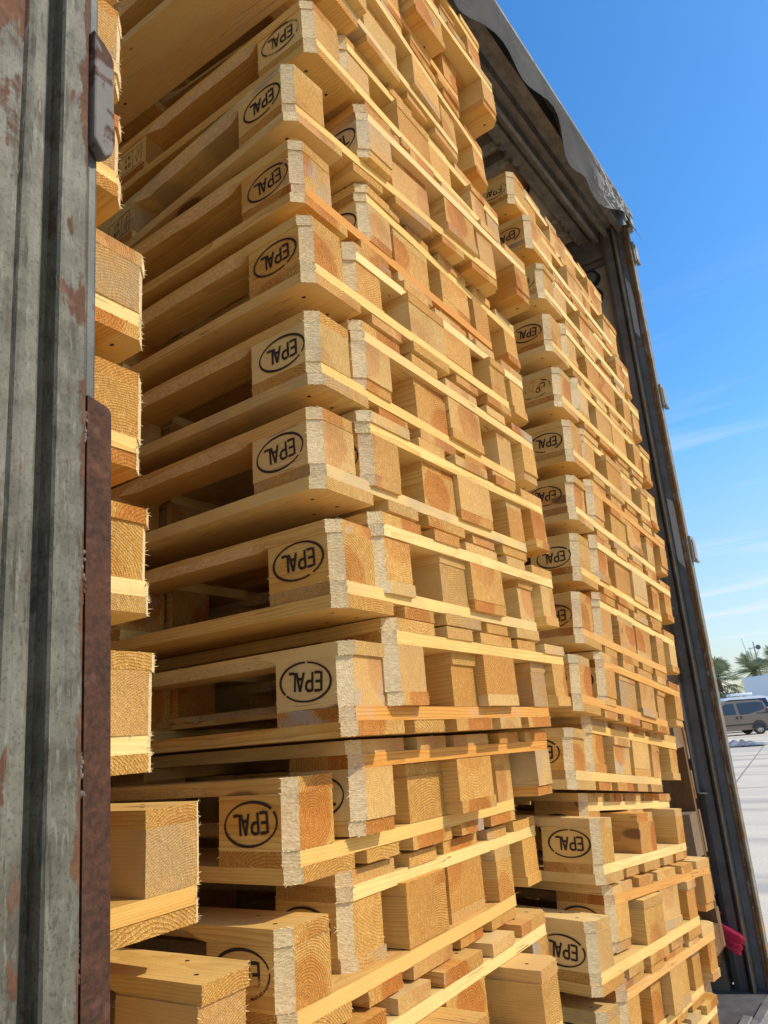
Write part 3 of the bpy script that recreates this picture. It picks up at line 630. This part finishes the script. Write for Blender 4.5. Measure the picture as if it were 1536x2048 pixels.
WHERE = {'A': ('upside-down pine pallet', 'in sight down the nearest full stack', 'upside-down pallets of the nearest full stack'),
         'B': ('upright nested pine pallet', 'in sight down the nearest full stack', 'right-way-up pallets of the nearest full stack'),
         'C': ('upside-down pine pallet', 'down the farther leaning stack', 'upside-down pallets of the farther stack'),
         'D': ('upright nested pine pallet', 'down the farther leaning stack', 'right-way-up pallets of the farther stack'),
         'E': ('upside-down pine pallet', 'down the stack behind the rusty post', 'upside-down pallets behind the rusty post')}
pr = random.Random(11); hist = []
for key in 'ABCDE':
    down = 1 if key in 'ACE' else 0
    for n_, (i, (x, y, yaw, dz, rl)) in enumerate(sorted(ROWS[key].items())):
        ch = [v for v in range(NV) if v not in hist[-2:]]
        v = pr.choice(ch); hist.append(v)
        src = PROTO[down][v]
        if used[down][v] == 0: o = src
        else: o = copy_pallet(src)
        used[down][v] += 1
        S = S2 if key in 'CD' else S1
        z = (7-i)*PITCH + (.044 if not down else 0) + dz
        M = S @ Matrix.Translation((x, y, z)) @ Matrix.Rotation(R(yaw), 4, 'Z') @ Matrix.Translation((0, .4, .07)) @ Matrix.Rotation(R(rl), 4, 'X') @ Matrix.Translation((0, -.4, -.07))
        o.matrix_world = M @ Matrix.Translation((-.6, .4, 0))
        a, b_, g = WHERE[key]
        tag(o, '%s, %s %s' % (a, ORD[n_], b_), 'pallet', g)
# an old weathered pallet standing on its long side between the far stack and the front wall
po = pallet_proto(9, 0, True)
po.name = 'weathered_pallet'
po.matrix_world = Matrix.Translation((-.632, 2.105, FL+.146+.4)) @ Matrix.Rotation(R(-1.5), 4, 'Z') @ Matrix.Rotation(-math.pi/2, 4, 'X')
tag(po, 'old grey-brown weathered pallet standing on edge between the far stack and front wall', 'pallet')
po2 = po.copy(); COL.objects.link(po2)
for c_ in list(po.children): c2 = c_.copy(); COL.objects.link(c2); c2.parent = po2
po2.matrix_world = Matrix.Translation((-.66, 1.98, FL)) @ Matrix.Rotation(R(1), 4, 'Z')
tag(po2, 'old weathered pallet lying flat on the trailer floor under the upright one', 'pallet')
# ------------------------------------------------------------------ broom behind the old pallet
BR = empty('broom', (-.068, 2.270, -.742)); tag(BR, 'broom with dense red bristles tucked behind the weathered pallet', 'broom')
M_RED = flat('red bristle', (0.60, 0.03, 0.075), 0.45, nscale=60, ncol=(0.40, 0.012, 0.04))
bm = bmesh.new(); rg = random.Random(5)
ax = Vector((.80, -.10, -.42)).normalized(); wx = Vector((.45, .0, .86)).normalized(); wx = (wx-ax*wx.dot(ax)).normalized(); ty = ax.cross(wx)
for i in range(11):
    for k in range(3):
        p = wx*((i-8)*.0062+rg.uniform(-.001, .001)) + ty*((k-2)*.008)
        for q in range(3):
            d = (ax + wx*rg.uniform(-.035, .035) + ty*rg.uniform(-.05, .05)).normalized()
            tube(bm, p+wx*rg.uniform(-.0015, .0015), p + d*(.105+rg.uniform(-.008, .008)), .0011, .0009, 4)
obj('bristles', mesh_from(bm, 'bristles', M_RED), BR)
bm = bmesh.new(); r_ = bmesh.ops.create_cube(bm, size=1)
for v in r_['verts']: v.co = wx*(v.co.x*.08) + ty*(v.co.y*.035) + ax*(v.co.z*.03-.012)
bmesh.ops.bevel(bm, geom=bm.edges[:], offset=.006, segments=2, affect='EDGES'); obj('head', mesh_from(bm, 'head', M_RED), BR)
bm = bmesh.new(); tube(bm, -ax*.02, -ax*.02+Vector((-.55, .0, .62)), .012, .012, 10); obj('handle', mesh_from(bm, 'handle', flat('broom stick', (.35, .22, .1), .6)), BR)

# ------------------------------------------------------------------ loose rag on the yard
bm = bmesh.new(); rg = random.Random(8); bmesh.ops.create_grid(bm, x_segments=22, y_segments=14, size=.5)
for v in bm.verts:
    p = v.co; e = max(abs(p.x), abs(p.y))*2
    v.co = Vector((p.x*1.9, p.y*1.1, .02+max(0, (1-e*.9))*.26*(0.5+abs(noise.noise(p*6)))+.05*abs(noise.noise(p*13))))
bmesh.ops.solidify(bm, geom=bm.faces[:], thickness=.01)
tag(obj('tarp_heap', mesh_from(bm, 'tarp_heap', flat('grey tarp', (.28, .28, .29), .7, nscale=5, ncol=(.10, .10, .10)), True), loc=(-4.75, 30.0, GROUND)), 'small crumpled heap of grey tarp lying on the sunlit yard', 'tarp')

# ------------------------------------------------------------------ brown van
def wheel(parent, loc, r=.31, wdt=.2, side=-1):
    W = empty('wheel', loc, 0, parent)
    bm = bmesh.new(); n = 28
    pr_ = [(r*.66, -wdt/2), (r*.93, -wdt/2), (r, -wdt/2+.03), (r, wdt/2-.03), (r*.93, wdt/2), (r*.66, wdt/2)]
    ring = [[bm.verts.new((q*math.cos(2*math.pi*i/n), y, q*math.sin(2*math.pi*i/n))) for q, y in pr_] for i in range(n)]
    for i in range(n):
        for k in range(len(pr_)): k2 = (k+1) % len(pr_); bm.faces.new((ring[i][k], ring[(i+1) % n][k], ring[(i+1) % n][k2], ring[i][k2]))
    obj('tyre', mesh_from(bm, 'tyre', M_BLACK), W)
    bm = bmesh.new(); ys = side*wdt*.36
    tube(bm, (0, ys-.01, 0), (0, ys+.01, 0), r*.22, r*.22, 14)
    for k in range(7):
        a = 2*math.pi*k/7; d = Vector((math.cos(a), 0, math.sin(a))); t = Vector((-d.z, 0, d.x))
        bm.faces.new([bm.verts.new(p) for p in (d*r*.15-t*.035+Vector((0, ys*1.02, 0)), d*r*.66-t*.045+Vector((0, ys, 0)), d*r*.66+t*.045+Vector((0, ys, 0)), d*r*.15+t*.035+Vector((0, ys*1.02, 0)))])
    n = 24
    a0 = [bm.verts.new((r*.60*math.cos(2*math.pi*i/n), ys, r*.60*math.sin(2*math.pi*i/n))) for i in range(n)]
    a1 = [bm.verts.new((r*.69*math.cos(2*math.pi*i/n), ys, r*.69*math.sin(2*math.pi*i/n))) for i in range(n)]
    for i in range(n): bm.faces.new((a0[i], a0[(i+1) % n], a1[(i+1) % n], a1[i]))
    obj('rim', mesh_from(bm, 'rim', M_ALU), W)
    bm = bmesh.new(); tube(bm, (0, -wdt*.2, 0), (0, wdt*.2, 0), r*.66, r*.66, 20); obj('wheel_disc', mesh_from(bm, 'wheel_disc', M_BLACK), W)
    return W
def car_body(bm, low, gh, wb, wt, beltz):
    """low: outline of the lower body (x,z); gh: outline of the glasshouse (x,z) from belt up; widths at belt and roof"""
    prism(bm, low, -wb/2, wb/2, 'y')
    bmesh.ops.bevel(bm, geom=bm.edges[:], offset=.05, segments=2, affect='EDGES', profile=.6)
    A = []; B = []
    for x, z in gh:
        t = (z-beltz)/(max(p[1] for p in gh)-beltz); wd = wb/2*.97*(1-t)+wt/2*t
        A.append(bm.verts.new((x, -wd, z))); B.append(bm.verts.new((x, wd, z)))
    n = len(gh)
    for i in range(n): bm.faces.new((A[i], A[(i+1) % n], B[(i+1) % n], B[i]))
    bm.faces.new(A[::-1]); bm.faces.new(B)
def side_panel(bm, pts, wb, wt, beltz, topz, off, s=-1):
    vs = []
    for x, z in pts:
        t = max(0, (z-beltz)/(topz-beltz)); wd = wb/2*.97*(1-t)+wt/2*t if z > beltz else wb/2
        vs.append(bm.verts.new((x, s*(wd+off), z)))
    bm.faces.new(vs)
M_VAN = flat('taupe car paint', (0.20, 0.15, 0.108), 0.28, 0.1)
M_GLASS = flat('dark car glass', (0.02, 0.024, 0.026), 0.05, 0.0, 0.8)
M_TRIM = flat('dark trim', (0.03, 0.03, 0.03), 0.5)
M_WHITE = flat('white vehicle paint', (0.80, 0.80, 0.79), 0.3)
M_TAIL = flat('red lamp', (0.55, 0.02, 0.02), 0.25)
VAN = empty('parked_van', (-7.22, 42.2, GROUND), R(212)); tag(VAN, 'taupe compact van parked side-on with dark rear side glass and alloy wheels', 'van')
low = [(-2.0, .30), (-1.98, .85), (-1.92, 1.02), (.95, 1.04), (1.25, .98), (1.85, .80), (1.97, .62), (1.97, .30), (1.62, .26), (-1.7, .26)]
gh = [(-1.94, .98), (-1.86, 1.30), (-1.72, 1.66), (-1.5, 1.72), (.2, 1.74), (.45, 1.68), (1.25, 1.0)]
bm = bmesh.new(); car_body(bm, low, gh, 1.68, 1.40, .98); body = obj('body', mesh_from(bm, 'body', M_VAN), VAN)
for s in (-1, 1):
    bm = bmesh.new(); side_panel(bm, [(-1.72, 1.24), (-1.66, 1.58), (-1.35, 1.62), (-.35, 1.62), (-.40, 1.04), (-.8, 1.03), (-1.25, 1.14)], 1.68, 1.40, .98, 1.74, .012, s); obj('side_window', mesh_from(bm, 'rear_glass', M_GLASS), body)
    bm = bmesh.new(); side_panel(bm, [(-.22, 1.05), (-.18, 1.62), (.22, 1.60), (.50, 1.48), (.92, 1.09)], 1.68, 1.40, .98, 1.74, .012, s); obj('side_window', mesh_from(bm, 'front_glass', M_GLASS), body)
    bm = bmesh.new(); abox(bm, -1.25, 1.05, s*.842-.012, s*.842+.012, .50, .57, 0, .004); obj('side_moulding', mesh_from(bm, 'moulding', M_TRIM), body)
    bm = bmesh.new(); abox(bm, -1.85, -1.25, s*.842-.01, s*.842+.01, 1.045, 1.075, 0, .003); obj('door_track', mesh_from(bm, 'track', M_TRIM), body)
    for hx in (-.42, -.20):
        bm = bmesh.new(); abox(bm, hx-.05, hx+.05, s*.845-.02, s*.845+.02, .83, .97, 0, .012); obj('door_handle', mesh_from(bm, 'handle', M_TRIM), body)
    bm = bmesh.new(); abox(bm, .72, .95, s*.93-.10, s*.93+.10, 1.02, 1.19, 0, .04); obj('mirror', mesh_from(bm, 'mirror', flat('silver mirror', (.45, .44, .43), .25)), body)
    bm = bmesh.new(); prism(bm, [(-2.0, .80), (-1.99, 1.05), (-1.90, 1.28), (-1.82, 1.26), (-1.84, .80)], s*.80-.03, s*.80+.045, 'y'); obj('tail_light', mesh_from(bm, 'tail', M_TAIL), body)
    bm = bmesh.new(); abox(bm, -1.4, .1, s*.62-.02, s*.62+.02, 1.755, 1.79, 0, .008); obj('roof_rail', mesh_from(bm, 'roofrail', M_TRIM), body)
    for ax_, rr in ((-1.25, .31), (1.25, .31)):
        bm = bmesh.new(); pts = [(ax_+.40*math.cos(a), .31+.40*math.sin(a)) for a in [math.pi*i/12 for i in range(13)]]
        prism(bm, pts, s*.846-.004, s*.846+.004, 'y'); obj('wheel_arch', mesh_from(bm, 'arch', M_TRIM), body)
        wheel(VAN, (ax_, s*.77, .31), .31, .19, s)
# white car behind it with a roof box
WC = empty('white_car', (-8.0, 47.5, GROUND), R(205)); WC.scale = (1.28, 1.28, 1.28); tag(WC, 'white car with a roof box half hidden behind the taupe van', 'car')
bm = bmesh.new(); car_body(bm, [(-2.0, .3), (-2.0, .9), (.9, 1.0), (1.9, .82), (2.0, .3)], [(-1.95, .95), (-1.7, 1.45), (-1.3, 1.55), (.15, 1.56), (1.15, .98)], 1.75, 1.35, .95); b2 = obj('body', mesh_from(bm, 'body', M_WHITE), WC)
for s in (-1, 1):
    bm = bmesh.new(); side_panel(bm, [(-1.6, 1.02), (-1.5, 1.42), (.1, 1.45), (.8, 1.04)], 1.75, 1.35, .95, 1.56, .012, s); obj('side_window', mesh_from(bm, 'glass', M_GLASS), b2)
    for ax_ in (-1.25, 1.3): wheel(WC, (ax_, s*.8, .31), .31, .19, s)
bm = bmesh.new(); abox(bm, -1.1, -.1, -.35, .35, 1.60, 1.72, 0, .05); obj('roof_box', mesh_from(bm, 'roof_box', M_WHITE, True), WC)
# white box truck
BT = empty('box_truck', (-4.2, 52.0, GROUND), R(-50)); tag(BT, 'white box truck facing the yard behind the parked cars', 'truck')
bm = bmesh.new(); abox(bm, -4.6, -.2, -1.15, 1.15, .95, 3.30, 0, .04); obj('cargo_box', mesh_from(bm, 'cargo_box', M_WHITE), BT)
bm = bmesh.new(); prism(bm, [(-.15, .45), (-.15, 2.22), (.55, 2.24), (1.05, 1.5), (1.75, 1.3), (1.85, .9), (1.85, .45)], -1.0, 1.0, 'y'); bmesh.ops.bevel(bm, geom=bm.edges[:], offset=.06, segments=2, affect='EDGES'); cab = obj('cab', mesh_from(bm, 'cab', M_WHITE), BT)
bm = bmesh.new(); bm.faces.new([bm.verts.new(p) for p in ((.63, -.86, 2.16), (1.06, -.92, 1.53), (1.06, .92, 1.53), (.63, .86, 2.16))]); bmesh.ops.translate(bm, verts=bm.verts[:], vec=(.02, 0, .02)); obj('windscreen', mesh_from(bm, 'windscreen', M_GLASS), cab)
for s in (-1, 1):
    bm = bmesh.new(); abox(bm, 1.84, 1.88, s*.72-.18, s*.72+.18, .92, 1.12, 0, .015); obj('headlight', mesh_from(bm, 'headlight', M_ALU), cab)
    bm = bmesh.new(); abox(bm, .7, .85, s*1.16-.1, s*1.16+.1, 1.45, 1.8, 0, .03); obj('mirror', mesh_from(bm, 'mirror', M_TRIM), cab)
    for ax_ in (1.0, -3.2): wheel(BT, (ax_, s*.95, .40), .40, .24, s)

# ------------------------------------------------------------------ palms, bushes, masts, building
def leafmat(name, c1, c2):
    m, nt, b = new_mat(name); tc = N(nt, 'ShaderNodeTexCoord')
    LK(nt, mixcol(nt, maprange(nt, noisen(nt, tc.outputs['Object'], 2.5, 4), .4, .62), c1, c2), b.inputs['Base Color']); b.inputs['Roughness'].default_value = .45
    return m
M_LEAF = leafmat('palm leaf', (.19, .23, .11), (.33, .35, .20)); M_BUSH = leafmat('bush leaf', (.16, .19, .09), (.30, .31, .16)); M_BARK = flat('palm bark', (.16, .11, .07), .9, nscale=8, ncol=(.08, .055, .04))
def palm(loc, h, rad, nf, seed, label, fan=True):
    rg = random.Random(seed); P = empty('palm_tree', loc); tag(P, label, 'palm tree', 'palm trees behind the parked vehicles')
    bm = bmesh.new(); k = 9
    for i in range(k):
        z0, z1 = h*i/k, h*(i+1)/k; r0 = .26-.07*i/k
        tube(bm, (.04*math.sin(i), .03*math.cos(i), z0), (.04*math.sin(i+1), .03*math.cos(i+1), z1), r0*1.12, r0*.92, 9)
    obj('trunk', mesh_from(bm, 'trunk', M_BARK), P)
    bm = bmesh.new()
    for f in range(nf):
        az = rg.uniform(0, 6.283); el = rg.uniform(-.75, 1.35); d = Vector((math.cos(az)*math.cos(el), math.sin(az)*math.cos(el), math.sin(el)))
        side = d.cross(Vector((0, 0, 1))); side = side.normalized() if side.length > .05 else Vector((1, 0, 0)); up = side.cross(d)
        st = rad*rg.uniform(.42, .6); o0 = Vector((0, 0, h)); hub = o0 + d*st + Vector((0, 0, -.10*st))
        tube(bm, o0, hub, .022, .014, 4)
        if fan:
            for q in range(19):
                a = (q-9)/9*1.75; dd = (d*math.cos(a) + side*math.sin(a)).normalized(); L = rad*.56*(1-.28*abs(a)/1.75)*rg.uniform(.85, 1.1)
                m1 = hub + dd*L*.55 + up*.05; tip = hub + dd*L + Vector((0, 0, -.22*L)); t = (side*math.cos(a) - d*math.sin(a))*.045
                bm.faces.new([bm.verts.new(p) for p in (hub, m1-t, tip, m1+t)])
        else:
            n_ = 16; L = rad*1.1
            for q in range(2, n_):
                t_ = q/n_; c_ = o0 + d*L*t_ + Vector((0, 0, -.5*L*t_*t_*.7)); ll = rad*.32*math.sin(math.pi*min(.95, t_+.12))*rg.uniform(.8, 1.1)
                for s in (-1, 1):
                    dd = (side*s*.85 + d*.5 + Vector((0, 0, -.25))).normalized(); wv = d*.03
                    bm.faces.new([bm.verts.new(p) for p in (c_-wv, c_+wv, c_+dd*ll)])
            tube(bm, o0, o0 + d*L*.9 + Vector((0, 0, -.28*L)), .02, .008, 4)
    obj('crown', mesh_from(bm, 'crown', M_LEAF), P)
def at(px_x, px_z, Y): return (0.698 + px_x*(Y+.822), Y, 0.008 + px_z*(Y+.822))
palm((-10.55, 60.0, GROUND), 3.6, 1.95, 44, 1, 'fan palm beside the trailer post, standing taller than the bushes')
palm((-8.55, 64.0, GROUND), 4.1, 2.3, 46, 2, 'feathery palm rising behind the white truck box, left one', False)
palm((-7.0, 66.0, GROUND), 4.5, 2.4, 46, 3, 'feathery palm rising behind the white truck box, right one', False)
def bush(loc, rx, rz, n, seed, label):
    rg = random.Random(seed); bm = bmesh.new()
    for _ in range(n):
        d = Vector((rg.gauss(0, 1), rg.gauss(0, 1), rg.gauss(0, 1))).normalized()*rg.uniform(.45, 1)**.5
        bl = .8+.35*noise.noise(d*2.4+Vector((seed, 0, 0)))
        p = Vector((d.x*rx*bl, d.y*rx*.7*bl, max(.02, rz*(.95+d.z*bl))))
        a = Vector((rg.uniform(-1, 1), rg.uniform(-1, 1), rg.uniform(-.6, 1))).normalized(); t = a.cross(Vector((rg.uniform(-1, 1), .3, rg.uniform(-1, 1)))).normalized(); s = rg.uniform(.16, .34)
        bm.faces.new([bm.verts.new(q) for q in (p, p+a*s*.5+t*s*.16, p+a*s, p+a*s*.5-t*s*.16)])
    tag(obj('bush', mesh_from(bm, 'bush', M_BUSH), loc=loc), label, 'bush', 'bushes behind the parked vehicles')
bush((-9.55, 57, GROUND), 1.7, 1.5, 2600, 1, 'loose green bush low behind the white car roof')
bush((-8.0, 60, GROUND), 1.5, 1.6, 2200, 2, 'dense bush between the fan palm and white truck')
bush((-6.2, 68, GROUND), 3.0, 2.3, 3000, 3, 'wide dark bush rising behind the white truck')
M_MAST = flat('grey mast', (.38, .39, .40), .6)
LP = empty('floodlight_mast', (-8.35, 66, GROUND)); tag(LP, 'thin grey mast with a round floodlight on a short arm', 'light mast')
bm = bmesh.new(); tube(bm, (0, 0, 0), (0, 0, 6.5), .06, .045, 8); tube(bm, (-.45, 0, 5.95), (.35, 0, 6.05), .03, .03, 6); obj('pole', mesh_from(bm, 'pole', M_MAST), LP)
bm = bmesh.new(); tube(bm, (.3, .1, 6.05), (.3, -.1, 6.0), .17, .2, 14); tube(bm, (.3, 0, 6.0), (.3, 0, 6.2), .05, .04, 8); obj('floodlight', mesh_from(bm, 'floodlight', flat('lamp housing', (.2, .2, .22), .5)), LP)
AN = empty('antenna_mast', (-9.15, 68, GROUND)); tag(AN, 'tall bare antenna mast leaning beside the floodlight', 'antenna')
bm = bmesh.new(); tube(bm, (.55, 0, 0), (-.3, 0, 7.0), .07, .02, 8); tube(bm, (.52, 0, 0), (.15, 0, 6.2), .05, .03, 8); obj('rods', mesh_from(bm, 'rods', M_MAST), AN)
BL = empty('low_building', (-4.2, 82, GROUND)); tag(BL, 'low dark roofed building far behind the palms', 'building')
bm = bmesh.new(); abox(bm, -3, 14, -3, 3, 0, 4.6); obj('wall', mesh_from(bm, 'wall', flat('plaster', (.45, .42, .37), .8)), BL)
bm = bmesh.new(); prism(bm, [(-3.4, 4.6), (0, 6.0), (3.4, 4.6), (3.4, 4.5), (-3.4, 4.5)], -3.5, 14.5, 'x'); obj('roof', mesh_from(bm, 'roof', flat('grey roof', (.12, .12, .13), .7)), BL)
